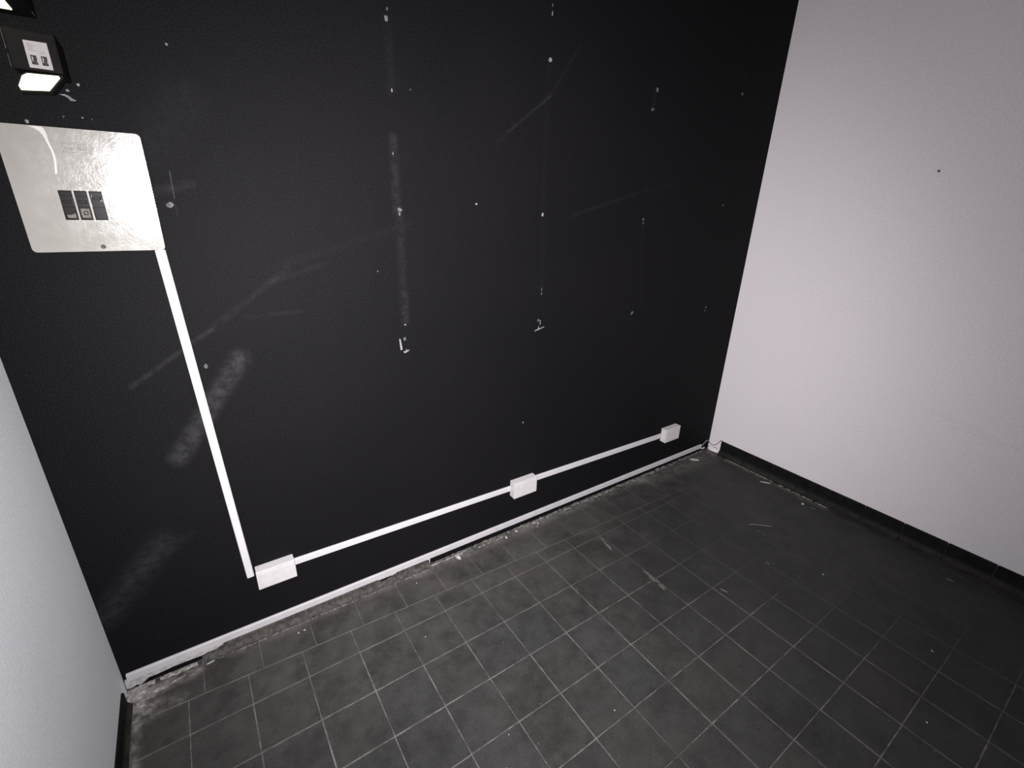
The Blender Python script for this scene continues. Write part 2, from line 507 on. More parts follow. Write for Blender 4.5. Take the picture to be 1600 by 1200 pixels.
GX, GY = 0.1932, -0.320        # a joint crossing of the square field
JX = [0.0] + [GX + 0.2 * k for k in range(18)] + [ROOM_X]
def line_border(x):            # joint between the border row along the wall and the cut row next to it
    return -0.166 - 0.036 * x
def add_quad_tile(x0, x1, ya0, ya1, yb0, yb1):
    """cut tile between x0..x1; front edge ya (at x0,x1), rear edge yb"""
    j = JOINT / 2
    q = [(x0 + j, ya0 + j), (x1 - j, ya1 + j), (x1 - j, yb1 - j), (x0 + j, yb0 - j)]
    cx = sum(p[0] for p in q) / 4; cy = sum(p[1] for p in q) / 4
    add_tile(tile_mesh([(p[0] - cx, p[1] - cy) for p in q]), cx, cy, RND.uniform(-0.0004, 0.0003))
for a, b in zip(JX, JX[1:]):   # cut row that tapers towards the right
    add_quad_tile(a, b, GY, GY, line_border(a), line_border(b))
BX = [0.0] + [0.246 + 0.2025 * k for k in range(18) if 0.246 + 0.2025 * k < ROOM_X - 0.03] + [ROOM_X]
for a, b in zip(BX, BX[1:]):   # border row against the wall
    add_quad_tile(a, b, line_border(a), line_border(b), -0.002, -0.002)
NROWS = 10
for r in range(NROWS):
    y1 = GY - 0.2 * r; y0 = y1 - 0.2
    for k, (a, b) in enumerate(zip(JX, JX[1:])):
        if abs((b - a) - 0.2) < 1e-4:
            add_tile(FULL[RND.randrange(4)], (a + b) / 2 + RND.uniform(-0.0005, 0.0005), (y0 + y1) / 2 + RND.uniform(-0.0005, 0.0005), RND.uniform(-0.0005, 0.0003))
        else:
            add_quad_tile(a, b, y0, y0, y1, y1)
# the rest of the floor, behind the camera
bm = bmesh.new()
y1 = GY - 0.2 * NROWS
while y1 > ROOM_Y + 0.02:
    y0 = max(y1 - 0.2, ROOM_Y)
    for a, b in zip(JX, JX[1:]):
        box(bm, a + JOINT / 2, b - JOINT / 2, y0 + JOINT / 2, y1 - JOINT / 2, -TILE_T, 0.0)
    y1 = y0
tag(link('tile_field', bm, M_TILE_I, floor), kind='stuff')

# --- skirting
def skirt_profile(h, t, foot, cove=True):
    """outline (distance from wall, z) of a coved skirting tile"""
    pts = [(0.0, 0.0), (0.0, h), (t * 0.7, h), (t, h - 0.004)]
    z0 = foot - t + 0.004
    for i in range(6):
        a = math.radians(90 * i / 5)
        pts.append((t + (foot - t) * (1 - math.cos(a)), 0.003 + z0 * (1 - math.sin(a))))
    pts.append((foot, 0.0))
    return pts
def skirt_piece(parent, axis, p0, p1, prof, mat, base, sgn):
    """extrude the profile from p0 to p1 along axis ('x' or 'y'), standing on the wall at `base`"""
    bm = bmesh.new()
    rings = []
    for s in (p0, p1):
        ring = []
        for d, z in prof:
            ring.append(bm.verts.new((s, base - d, z) if axis == 'x' else (base + sgn * d, s, z)))
        rings.append(ring)
    n = len(prof)
    for i in range(n):
        bm.faces.new((rings[0][i], rings[0][(i + 1) % n], rings[1][(i + 1) % n], rings[1][i]))
    bm.faces.new(rings[0][::-1]); bm.faces.new(rings[1])
    return link('baseboard_tile', bm, mat, parent)

PR = skirt_profile(0.105, 0.014, 0.052)
bb_right = tag(link('baseboard_right', box(bmesh.new(), ROOM_X - 0.006, ROOM_X, -2.9, -0.112, 0.0, 0.098), M_JOINT),
               'dark tiled skirting along the foot of the right white wall', 'skirting', kind='structure')
ys = [-0.107, -0.308, -0.509, -0.698, -0.889, -1.09, -1.292, -1.494, -1.695, -1.897, -2.099, -2.3, -2.5, -2.7, -2.9]
for a, b in zip(ys, ys[1:]):
    skirt_piece(bb_right, 'y', a - 0.0018, b + 0.0018, PR, M_SKIRT, ROOM_X, -1)
PL = skirt_profile(0.066, 0.008, 0.022)
bb_left = tag(link('baseboard_left', box(bmesh.new(), 0.0, 0.005, -2.9, -0.075, 0.0, 0.062), M_JOINT),
              'dark tiled skirting along the foot of the left white wall', 'skirting', kind='structure')
ys = [-0.07, -0.15] + [-0.15 - 0.2 * k for k in range(1, 14)]
for a, b in zip(ys, ys[1:]):
    skirt_piece(bb_left, 'y', a - 0.0018, b + 0.0018, PL, M_SKIRT, 0.0, 1)
# low remains of skirting under the floor-level trunking
PB = skirt_profile(0.040, 0.010, 0.030)
bb_back = tag(link('baseboard_back', box(bmesh.new(), 0.25, 1.257, -0.005, 0.0, 0.0, 0.036), M_MORTAR),
              'low broken dusty skirting at the foot of the black wall', 'skirting', kind='structure')
xs = [0.246, 0.4485, 0.651, 0.8535, 1.056, 1.2585]
for a, b in zip(xs, xs[1:]):
    skirt_piece(bb_back, 'x', a + 0.002, b - 0.002, PB, M_SKIRT_D, 0.0, -1)

def ridge(name, x0, x1, y, w, h, mat, parent, seed, step=0.012, keep=0.0, base=0.0):
    """a broken bead of mortar along the wall foot"""
    rr = random.Random(seed)
    bm = bmesh.new()
    x = x0
    prev = None
    while x < x1:
        ww = w * (0.45 + 0.9 * rr.random()); hh = h * (0.3 + 0.9 * rr.random())
        yy = y + rr.uniform(-0.25, 0.25) * w
        ring = [bm.verts.new((x, yy - ww, base)), bm.verts.new((x, yy - ww * 0.6, base + hh * 0.8)),
                bm.verts.new((x, yy, base + hh)), bm.verts.new((x, yy + ww * 0.5, base))]
        if prev and rr.random() > keep:
            for i in range(4):
                bm.faces.new((prev[i], prev[(i + 1) % 4], ring[(i + 1) % 4], ring[i]))
        prev = ring
        x += step * (0.6 + 0.8 * rr.random())
    return link(name, bm, mat, parent)
ridge('mortar_residue', 1.27, 3.62, -0.010, 0.012, 0.010, M_MORTAR, bb_back, 3, 0.016, 0.25)
ridge('plaster_residue', 1.50, 1.75, -0.030, 0.003, 0.003, M_DUSTY, bb_back, 5, 0.012, 0.5)
ridge('plaster_residue', 1.76, 2.60, -0.022, 0.004, 0.003, M_DUSTY, bb_back, 8, 0.020, 0.72)
ridge('plaster_residue', 2.62, 3.30, -0.024, 0.003, 0.003, M_DUSTY, bb_back, 9, 0.022, 0.75)
ridge('plaster_residue', 1.262, 1.46, -0.022, 0.003, 0.005, M_DUSTY, bb_back, 12, 0.010, 0.08)
ridge('plaster_residue', 0.03, 0.235, -0.012, 0.012, 0.008, M_DUSTY, bb_back, 51, 0.008, 0.12)
ridge('mortar_residue', 0.30, 1.25, -0.034, 0.006, 0.004, M_MORTAR, bb_back, 21, 0.010, 0.35)

def yridge(name, y0, y1, x, w, h, mat, parent, seed, keep):
    o = ridge(name, 0.0, y0 - y1, 0.0, w, h, mat, parent, seed, 0.010, keep)
    for v in o.data.vertices:
        a, b = v.co.x, v.co.y
        v.co.x, v.co.y = x + b, y0 - a
    return o
yridge('mortar_bead', -0.19, -0.56, ROOM_X - 0.053, 0.004, 0.003, M_DUSTY, bb_right, 31, 0.15)
yridge('mortar_bead', -0.60, -0.92, ROOM_X - 0.056, 0.004, 0.003, M_DUSTY, bb_right, 32, 0.10)
yridge('mortar_bead', -0.16, -0.75, 0.024, 0.006, 0.004, M_MORTAR, bb_left, 33, 0.30)

# plaster left in the two corners
bm = bmesh.new()
lump(bm, 0.030, -0.040, -0.002, 0.036, 0.036, 0.011, 0.2, 1, 18, 0.25)
link('plaster_residue', bm, M_DUSTY, wall_left)
bm = bmesh.new()
for i, (x, y, rx, ry, h) in enumerate([(0.050, -0.074, 0.026, 0.014, 0.0022), (0.100, -0.060, 0.034, 0.008, 0.0022), (0.160, -0.052, 0.030, 0.005, 0.0022),
                                       (0.046, -0.100, 0.014, 0.014, 0.0018), (0.268, -0.038, 0.022, 0.004, 0.004)]):
    lump(bm, x, y, -0.001, rx, ry, h, RND.uniform(-0.3, 0.3), 40 + i, 12, 0.4)
link('plaster_residue', bm, M_DUSTY, floor)
bm = bmesh.new()
prism(bm, [(0.004, 0.052), (0.33, 0.052), (0.325, 0.040), (0.31, 0.037), (0.298, 0.031), (0.27, 0.034), (0.25, 0.028), (0.20, 0.031),
           (0.15, 0.032), (0.10, 0.028), (0.075, 0.030), (0.062, 0.020), (0.045, 0.010), (0.034, 0.018), (0.02, 0.012), (0.004, 0.015)], 0.001, -0.0112)
link('plaster_patch', bm, M_PLASTER, wall_back)
for pts in ([(0.985, 0.046), (1.085, 0.046), (1.075, 0.036), (1.03, 0.028), (1.012, 0.016), (0.995, 0.020)],
            [(1.245, 0.046), (1.262, 0.046), (1.262, 0.014), (1.250, 0.012)]):
    link('plaster_patch', prism(bmesh.new(), pts, 0.001, -0.010), M_PLASTER, wall_back)
bm = bmesh.new()
lump(bm, 3.682, -0.058, -0.002, 0.020, 0.046, 0.034, 0.1, 71, 18, 0.15)
link('plaster_residue', bm, M_RIGHT, wall_right, True)
bm = bmesh.new()
lump(bm, 3.655, -0.075, -0.002, 0.034, 0.055, 0.005, 0.1, 72, 16, 0.35)
link('mortar_residue', bm, M_MORTAR, floor)

# --- chips, plugs and screw holes in the black paint (white plaster showing)
M_CHIP = make_mortar('bare_plaster_chip', (0.10, 0.10, 0.102), (0.20, 0.198, 0.20))
def chip(x, z, rx, rz, seed, mat=None):
    rr = random.Random(seed)
    n = 8
    pts = [(x + rx * (1 + rr.uniform(-0.35, 0.35)) * math.cos(2 * math.pi * i / n), z + rz * (1 + rr.uniform(-0.35, 0.35)) * math.sin(2 * math.pi * i / n)) for i in range(n)]
    return link('plaster_chip', prism(bmesh.new(), pts, 0.002, -0.0007), mat or M_CHIP, wall_back)
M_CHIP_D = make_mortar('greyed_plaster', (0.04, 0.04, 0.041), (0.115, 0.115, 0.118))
chips = [  # x, z, half width, half height, dull?
    (1.188, 2.357, .008, .009, 1), (1.193, 2.385, .003, .005, 1), (1.195, 2.148, .003, .006, 0), (1.186, 1.945, .002, .007, 1),
    (1.199, 1.750, .009, .007, 1), (1.199, 1.735, .004, .008, 1), (1.542, 1.779, .005, .004, 0), (1.900, 1.741, .006, .009, 0),
    (1.917, 1.372, .004, .006, 1), (1.917, 1.392, .002, .009, 1), (1.198, 1.297, .003, .004, 0), (1.898, 2.352, .009, .009, 0),
    (1.898, 2.512, .003, .009, 0), (1.897, 2.54, .003, .006, 1), (2.584, 2.336, .008, .011, 1), (2.563, 2.246, .005, .007, 1), (2.574, 2.25, .004, .005, 1),
    (3.309, 2.412, .010, .008, 1), (3.317, 1.813, .006, .007, 1), (2.597, 1.725, .004, .008, 1), (2.600, 1.705, .004, .006, 1),
    (3.328, 1.172, .005, .008, 1), (3.321, 1.150, .007, .004, 1), (2.603, 1.210, .010, .007, 1), (2.596, 1.200, .006, .006, 1),
    (1.836, 0.683, .005, .005, 0), (0.471, 1.752, .010, .008, 1), (0.474, 1.235, .007, .007, 1), (0.543, 2.172, .003, .004, 0),
    (1.097, 1.522, .003, .003, 1), (0.328, 2.045, .003, .004, 0), (0.303, 2.028, .005, .003, 0), (0.205, 1.946, .004, .004, 0),
    (0.319, 1.967, .002, .002, 0), (0.338, 1.965, .001, .002, 1), (0.280, 1.966, .002, .002, 1), (1.265, 2.160, .002, .003, 1)]
for i, (x, z, a, b, d) in enumerate(chips):
    chip(x, z, a, b, 100 + i, M_CHIP_D if d else None)
def stroke(pts, mat=None):
    link('plaster_chip', prism(bmesh.new(), pts, 0.002, -0.0007), mat or M_CHIP, wall_back)
# torn paint round the lowest brackets
stroke([(1.168, 1.238), (1.174, 1.238), (1.181, 1.190), (1.172, 1.188)])
stroke([(1.186, 1.240), (1.196, 1.244), (1.200, 1.232), (1.190, 1.226)], M_CHIP_D)
stroke([(1.183, 1.180), (1.196, 1.183), (1.198, 1.192), (1.201, 1.184), (1.213, 1.185), (1.204, 1.177), (1.190, 1.172)])
stroke([(1.884, 1.188), (1.905, 1.193), (1.910, 1.210), (1.914, 1.195), (1.946, 1.202), (1.946, 1.198), (1.914, 1.189), (1.886, 1.183)])
stroke([(1.916, 1.238), (1.920, 1.238), (1.921, 1.215), (1.917, 1.215)])
stroke([(1.898, 1.240), (1.908, 1.246), (1.914, 1.236), (1.906, 1.228)], M_CHIP_D)
# torn strip of paint right of the lamp
stroke([(0.283, 2.017), (0.295, 2.019), (0.303, 2.016), (0.309, 2.010), (0.316, 2.006), (0.304, 2.004), (0.300, 2.010), (0.293, 2.015)])
# dark speck on the right wall
bm = bmesh.new()
lump(bm, 0, 0, 0, 0.007, 0.007, 0.0012, 0, 9, 8, 0.2)
o = link('speck', bm, M_DARK, wall_right)
o.matrix_local = Matrix.Translation((ROOM_X + 0.0002, -0.910, 2.002)) @ Matrix.Rotation(math.radians(-90), 4, 'Y')

# ------------------------------------------------------------------ electrical panel
PX0, PX1, PZ0, PZ1 = 0.1385, 0.4355, 1.622, 1.9375
panel = tag(empty('distribution_board', ((PX0 + PX1) / 2, 0.0, PZ0)),
            'cream metal fuse board with three black breakers on the black wall', 'fuse board')
PINV = Matrix.Translation(-panel.location)
def ppart(name, bm, mat, parent=None, smooth=False):
    o = link(name, bm, mat, parent or panel, smooth)
    if parent is None or parent is panel:
        o.data.transform(PINV)
    else:
        o.data.transform(PINV)
    return o
slots = [(0.2262, 0.2543), (0.2585, 0.2856), (0.2900, 0.3180)]
SZ0, SZ1 = 1.7072, 1.7835
bm = bmesh.new()
prism(bm, rrect(PX0, PX1, PZ0, PZ1, 0.011), -0.006, -0.0115, [[(a, SZ0), (b, SZ0), (b, SZ1), (a, SZ1)] for a, b in slots])
prism(bm, rrect(PX0 + 0.0015, PX1 - 0.0015, PZ0 + 0.0015, PZ1 - 0.0015, 0.010), -0.0115, -0.0130, [[(a, SZ0), (b, SZ0), (b, SZ1), (a, SZ1)] for a, b in slots])
cover = ppart('cover_plate', bm, M_PANEL)
bm = bmesh.new()
prism(bm, rrect(PX0 + 0.008, PX1 - 0.008, PZ0 + 0.008, PZ1 - 0.008, 0.008), 0.0, -0.0062, [[(0.22, SZ0 - 0.004), (0.355, SZ0 - 0.004), (0.355, SZ1 + 0.004), (0.22, SZ1 + 0.004)]])
ppart('back_box', bm, M_STEEL)
# blank module cover with its outline groove
bm = bmesh.new()
prism(bm, rrect(0.3215, 0.3495, SZ0 + 0.001, SZ1 - 0.001, 0.001, 2), -0.0128, -0.0139)
ppart('blank_cover', bm, M_PANEL)
for z in (SZ0, SZ1):
    ppart('blank_cover_groove', box(bmesh.new(), 0.3200, 0.3505, -0.0134, -0.0128, z - 0.0008, z + 0.0008), M_STEEL)
for k, (a, b) in enumerate(slots):
    c = (a + b) / 2
    bm = bmesh.new()
    box(bm, a + 0.0004, b - 0.0004, -0.0055, -0.0005, SZ0 + 0.0004, SZ1 - 0.0004)
    box(bm, a + 0.0012, b - 0.0012, -0.0115, -0.0050, SZ0 + 0.002, SZ0 + 0.034, 0.0008, 1)       # lower face of the breaker body
    box(bm, a + 0.0012, b - 0.0012, -0.0100, -0.0050, SZ1 - 0.014, SZ1 - 0.002, 0.0008, 1)       # upper face
    br = ppart('circuit_breaker', bm, M_BREAKER)
    bm = bmesh.new()
    tz = SZ0 + (0.050 if k != 2 else 0.060)
    prism(bm, [(c - 0.0085, tz - 0.006), (c + 0.0085, tz - 0.006), (c + 0.0085, tz + 0.007), (c - 0.0085, tz + 0.007)], -0.0050, -0.0120)
    box(bm, c - 0.0085, c + 0.0085, -0.0195, -0.0110, tz - 0.006, tz + 0.001, 0.0012, 2)
    ppart('toggle', bm, M_BREAKER, br)
    if k < 2:
        bm = bmesh.new()
        if k == 0:
            prism(bm, [(c - 0.0085, SZ0 + 0.006), (c + 0.0095, SZ0 + 0.005), (c + 0.0095, SZ0 + 0.018), (c + 0.002, SZ0 + 0.014), (c - 0.0085, SZ0 + 0.013)], -0.0112, -0.0119)
        else:
            prism(bm, rrect(c - 0.0095, c + 0.0095, SZ0 + 0.006, SZ0 + 0.030, 0.001, 2), -0.0112, -0.0119)
        lb = ppart('rating_label', bm, M_BRKLABEL_GLINT, br)
        if k == 1:
            bm = bmesh.new()
            for (x0, x1, z0, z1) in ((-.004, .006, .013, .0155), (-.004, -.0015, .013, .022), (.0035, .006, .0165, .024), (-.004, .006, .0215, .024)):
                box(bm, c + x0, c + x1, -0.0123, -0.0118, SZ0 + z0, SZ0 + z1)
            ppart('print_or_glint', bm, M_INK, lb)
    else:
        bm = bmesh.new()
        box(bm, a + 0.003, a + 0.0055, -0.0105, -0.0095, SZ1 - 0.017, SZ1 - 0.009)
        box(bm, b - 0.007, b - 0.002, -0.0105, -0.0095, SZ1 - 0.027, SZ1 - 0.022)
        ppart('print_or_glint', bm, M_BRKLABEL_GLINT, br)  # glints on the third breaker, built as small strips in the pale label colour
def screw(x, z, r, mat, slot=True):
    bm = bmesh.new()
    pts = [(x + r * math.cos(2 * math.pi * i / 16), z + r * math.sin(2 * math.pi * i / 16)) for i in range(16)]
    prism(bm, pts, -0.0125, -0.0142)
    s = ppart('screw', bm, mat)
    if not slot: return
    bm = bmesh.new()
    d = 0.7; w = 0.0011
    u = Vector((math.cos(d), math.sin(d))); v = Vector((-u.y, u.x))
    q = [(x + sx * r * 0.9 * u.x + sy * w * v.x, z + sx * r * 0.9 * u.y + sy * w * v.y) for sx, sy in ((-1, -1), (1, -1), (1, 1), (-1, 1))]
    prism(bm, q, -0.0140, -0.0145)
    ppart('screw_slot', bm, M_DARK, s)
screw(0.2905, 1.6345, 0.0060, plain('dirty_screw', (0.05, 0.048, 0.045), 0.6, 0.3, spec=0.05))
screw(0.2885, 1.9235, 0.0042, M_PANEL, False)
# embossed badge: a frame with worn, unreadable raised characters
bm = bmesh.new()
x0, x1, z0, z1 = 0.2610, 0.3230, 1.8790, 1.9005
for (a, b, c, d) in ((x0, x1, z1 - .0015, z1), (x0, x1, z0, z0 + .0015), (x0, x0 + .0015, z0, z1), (x1 - .0015, x1, z0, z1)):
    box(bm, a, b, -0.0142, -0.0128, c, d, 0.0005, 1)
for i in range(6):
    cx = x0 + 0.008 + i * 0.0092
    w_ = RND.uniform(0.0025, 0.0032)
    box(bm, cx - w_, cx - w_ + 0.0016, -0.0142, -0.0128, z0 + .006, z0 + .0150, 0.0004, 1)
    box(bm, cx + w_ - 0.0016, cx + w_, -0.0142, -0.0128, z0 + .006, z0 + .0150, 0.0004, 1)
    box(bm, cx - w_, cx + w_, -0.0142, -0.0128, z0 + RND.choice((.006, .0098, .0135)), z0 + RND.choice((.0075, .0112, .0150)) + 0.0002, 0.0001, 1)
ppart('embossed_badge', bm, M_PANEL)
# run of white paint from the top edge
bm = bmesh.new()
L = [(0.218, 1.9362, .013), (0.225, 1.932, .010), (0.2305, 1.925, .0062), (0.2335, 1.916, .0040), (0.2350, 1.905, .0028), (0.2370, 1.893, .0023), (0.2392, 1.880, .0022), (0.2400, 1.868, .0023),
     (0.2390, 1.855, .0022), (0.2372, 1.842, .0022), (0.2350, 1.830, .0022), (0.2335, 1.823, .0012)]
prism(bm, [(x + w, z) for x, z, w in L] + [(x - w, z) for x, z, w in reversed(L)], -0.0128, -0.0137)
prism(bm, [(x + w * .55, z) for x, z, w in L] + [(x - w * .55, z) for x, z, w in reversed(L)], -0.0135, -0.0146)
ppart('paint_run', bm, M_DRIP)

# ------------------------------------------------------------------ cable trunking
def trunking(name, A, B, width, depth, mat, label, group=None):
    """rectangular plastic trunking from A to B (x,z) on the black wall: base channel and snap-on lid"""
    A = Vector((A[0], 0, A[1])); B = Vector((B[0], 0, B[1]))
    root = tag(empty(name, tuple(A)), label, 'cable trunking', group)
    d = (B - A); L = d.length; ang = math.atan2(d.z, d.x)
    R = Matrix.Rotation(-ang, 4, 'Y')
    bm = box(bmesh.new(), 0, L, -depth * 0.62, -0.0003, -width / 2, width / 2, 0.0008, 1)
    base = link('base_channel', bm, mat, root); base.data.transform(R)
    bm = bmesh.new()
    prof = [(-width / 2 + 0.0008, -depth * 0.60), (-width / 2 + 0.0008, -depth + 0.0015), (-width / 2 + 0.0025, -depth), (width / 2 - 0.0025, -depth),
            (width / 2 - 0.0008, -depth + 0.0015), (width / 2 - 0.0008, -depth * 0.60)]
    r0 = [bm.verts.new((0.0005, y, z)) for z, y in prof]; r1 = [bm.verts.new((L - 0.0005, y, z)) for z, y in prof]
    n = len(prof)
    for i in range(n):
        bm.faces.new((r0[i], r0[(i + 1) % n], r1[(i + 1) % n], r1[i]))
    bm.faces.new(r0[::-1]); bm.faces.new(r1)
    lid = link('lid', bm, mat, root); lid.data.transform(R)
    return root
trunking('cable_trunking', (0.4210, 1.6215), (0.4710, 0.3215), 0.0265, 0.012, M_PVC,
         'white cable trunking dropping from the fuse board down the black wall')
trunking('cable_trunking', (0.6365, 0.3175), (1.7630, 0.2935), 0.0300, 0.012, M_PVC,
         'white horizontal trunking between the first and the middle junction box')
trunking('cable_trunking', (1.9190, 0.3030), (3.0600, 0.2790), 0.0330, 0.012, M_PVC,
         'white horizontal trunking between the middle and the far junction box')
trunking('cable_trunking', (0.0130, 0.0640), (3.5880, 0.0440), 0.0330, 0.012, M_PVC_G,
         'greyish white trunking along the foot of the black wall at the floor')

# ------------------------------------------------------------------ junction boxes
def junction_box(x0, x1, z0, z1, depth, label, tilt=0.0):
    root = tag(empty('junction_box', ((x0 + x1) / 2, 0, z0)), label, 'junction box', 'white junction boxes on the trunking')
    cx = (x0 + x1) / 2
    def part(name, bm, mat, parent=None):
        o = link(name, bm, mat, parent or root)
        o.data.transform(Matrix.Translation(-Vector((cx, 0, z0))))
        if tilt: o.data.transform(Matrix.Rotation(tilt, 4, 'Y'))
        return o
    part('body', box(bmesh.new(), x0 + 0.001, x1 - 0.001, -depth * 0.78, -0.0003, z0 + 0.001, z1 - 0.001, 0.002, 2), M_BOX)
    lid = part('lid', box(bmesh.new(), x0, x1, -depth, -depth * 0.76, z0, z1, 0.0028, 3), M_BOX)
    # shallow raised field on the lid, with a finger notch at the top
    part('lid_field', box(bmesh.new(), x0 + 0.012, x1 - 0.008, -depth - 0.0014, -depth + 0.0006, z0 + 0.006, z1 - 0.013, 0.0010, 2), M_BOX, lid)
    part('notch', box(bmesh.new(), x0 + 0.025, x0 + 0.070, -depth - 0.0008, -depth + 0.0006, z1 - 0.0125, z1 - 0.0095, 0.0004, 1), M_BOX, lid)
    return root
junction_box(0.4895, 0.6365, 0.2700, 0.3590, 0.045, 'white junction box at the foot of the dropping trunking, nearest the left wall')
junction_box(1.7640, 1.9210, 0.2430, 0.3430, 0.045, 'white junction box in the middle of the horizontal trunking run')
junction_box(3.0580, 3.2120, 0.2350, 0.3370, 0.045, 'white junction box at the far end of the trunking near the right wall')

# ------------------------------------------------------------------ lamps at the top left
lamp = tag(empty('wall_lamp', (0.27, 0.0, 2.06)), 'lit black wall lamp with white sticker just above the fuse board', 'wall lamp', 'black wall lamps')
def lpart(root, name, bm, mat, parent=None):
    o = link(name, bm, mat, parent or root)
    o.data.transform(Matrix.Translation(-root.location))
    return o
lpart(lamp, 'housing', box(bmesh.new(), 0.229, 0.318, -0.150, -0.020, 2.042, 2.122, 0.004, 2), M_BLACKMETAL)
lpart(lamp, 'wall_bracket', box(bmesh.new(), 0.245, 0.305, -0.022, -0.0003, 2.050, 2.115, 0.002, 1), M_BLACKMETAL)
lab = lpart(lamp, 'sticker', prism(bmesh.new(), [(0.2605, 2.1015), (0.3010, 2.1015), (0.3010, 2.0475), (0.2600, 2.0475)], -0.1498, -0.1506), M_LABEL)
bm = bmesh.new()
for cx in (0.2715, 0.2895):
    box(bm, cx - 0.0052, cx + 0.0052, -0.1511, -0.1505, 2.0705, 2.0732)
    box(bm, cx - 0.0012, cx + 0.0052, -0.1511, -0.1505, 2.0640, 2.0712)
    box(bm, cx - 0.0052, cx - 0.0034, -0.1511, -0.1505, 2.0560, 2.0705)
    box(bm, cx - 0.0052, cx + 0.0052, -0.1511, -0.1505, 2.0545, 2.0600)
    box(bm, cx - 0.0020, cx + 0.0040, -0.1511, -0.1505, 2.0600, 2.0645)
lpart(lamp, 'printed_marks', bm, M_INK, lab)
bm = bmesh.new()
for z, a, b in ((2.0955, .266, .276), (2.0915, .266, .279), (2.0870, .267, .274), (2.0830, .266, .278), (2.0800, .286, .294)):
    box(bm, a, b, -0.1510, -0.1505, z - 0.0009, z + 0.0009)
lpart(lamp, 'printed_lines', bm, M_INK_F, lab)
lens_pts = [(0.2335, 1.9990), (0.2830, 2.0035), (0.3085, 2.0330), (0.3070, 2.0370), (0.2520, 2.0350), (0.2420, 2.0290), (0.2310, 2.0075)]
lcx = sum(p[0] for p in lens_pts) / len(lens_pts); lcz = sum(p[1] for p in lens_pts) / len(lens_pts)
def grow(k): return [(lcx + (x - lcx) * k, lcz + (z - lcz) * k) for x, z in lens_pts]
lpart(lamp, 'lens_bezel', prism(bmesh.new(), grow(1.16), -0.105, -0.1475), M_BLACKMETAL)
lpart(lamp, 'lens', prism(bmesh.new(), lens_pts, -0.140, -0.1500), M_LIT)
lpart(lamp, 'arm', box(bmesh.new(), 0.250, 0.290, -0.110, -0.020, 2.020, 2.046, 0.002, 1), M_BLACKMETAL)
# worn bright edge of the housing
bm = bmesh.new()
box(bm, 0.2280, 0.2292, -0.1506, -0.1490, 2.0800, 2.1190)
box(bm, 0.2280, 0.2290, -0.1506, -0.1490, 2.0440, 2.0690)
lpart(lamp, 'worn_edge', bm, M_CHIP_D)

lamp2 = tag(empty('wall_lamp', (0.20, 0.0, 2.19)), 'lit black wall lamp cut off by the top left corner', 'wall lamp', 'black wall lamps')
lpart(lamp2, 'housing', box(bmesh.new(), 0.130, 0.283, -0.260, -0.010, 2.176, 2.260, 0.003, 2), M_BLACKMETAL)
lpart(lamp2, 'wall_bracket', box(bmesh.new(), 0.16, 0.25, -0.012, -0.0003, 2.185, 2.250, 0.002, 1), M_BLACKMETAL)
lpart(lamp2, 'lens', box(bmesh.new(), 0.150, 0.2480, -0.230, -0.0680, 2.1735, 2.1785, 0.0008, 1), M_LIT)
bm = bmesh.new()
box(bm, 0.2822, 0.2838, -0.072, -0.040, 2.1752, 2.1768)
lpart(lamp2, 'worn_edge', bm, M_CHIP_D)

# ------------------------------------------------------------------ loose cable in the far corner
bm = bmesh.new()
tube(bm, [(3.560, -0.006, 0.046), (3.590, -0.008, 0.048), (3.615, -0.012, 0.066), (3.645, -0.012, 0.082), (3.672, -0.012, 0.070), (3.688, -0.016, 0.052),
          (3.6935, -0.035, 0.040), (3.6945, -0.060, 0.050), (3.6945, -0.085, 0.082), (3.6935, -0.098, 0.104), (3.6930, -0.112, 0.110)], 0.0034, 8, 6)
tag(link('loose_cable', bm, M_CABLE, None, True), 'thin grey cable looping out of the floor trunking across the corner', 'cable')
bm = bmesh.new()
tube(bm, [(3.585, -0.010, 0.030), (3.605, -0.014, 0.022), (3.622, -0.015, 0.030)], 0.006, 8, 5)
tag(link('cable_stub', bm, M_PLASTER, None, True), 'short pale cable stub below the far end of the floor trunking', 'cable')

# ------------------------------------------------------------------ debris on the floor
def debris(name, label, cat, mat, group=None, **kw):
    bm = bmesh.new()
    k = 0.75 if kw['rx'] < 0.005 else 1.0
    lump(bm, 0, 0, 0, kw['rx'] * k, kw['ry'] * k, kw['h'] * k, kw.get('rot', 0), kw['seed'], kw.get('n', 10), kw.get('rough', 0.3))
    o = link(name, bm, mat)
    o.location = (kw['x'], kw['y'], kw.get('z', 0.0005))
    return tag(o, label, cat, group)
G = 'plaster debris on the floor'
debris('plaster_fragment', 'flat pinkish plaster piece near the far corner of the floor', 'plaster piece', M_PLASTER, G, x=3.434, y=-0.068, rx=0.036, ry=0.014, h=0.004, rot=-0.7, seed=201, rough=0.18)
debris('plaster_fragment', 'white crumb of plaster against the wall foot below the middle junction box', 'plaster piece', M_PLASTER, G, x=1.412, y=-0.042, rx=0.008, ry=0.020, h=0.010, rot=0.25, seed=202, z=0.0)
debris('plaster_fragment', 'long white plaster sliver beside the right skirting', 'plaster piece', M_PLASTER, G, x=3.590, y=-0.532, rx=0.007, ry=0.034, h=0.003, rot=0.62, seed=203, rough=0.2)
debris('plaster_fragment', 'small round white pellet near the right skirting', 'pellet', M_PLASTER, G, x=3.548, y=-0.808, rx=0.008, ry=0.008, h=0.008, seed=204, rough=0.12)
debris('plaster_fragment', 'thin pale splinter next to the round pellet, toward the skirting', 'splinter', M_MORTAR, G, x=3.585, y=-0.775, rx=0.004, ry=0.022, h=0.002, rot=0.55, seed=205)
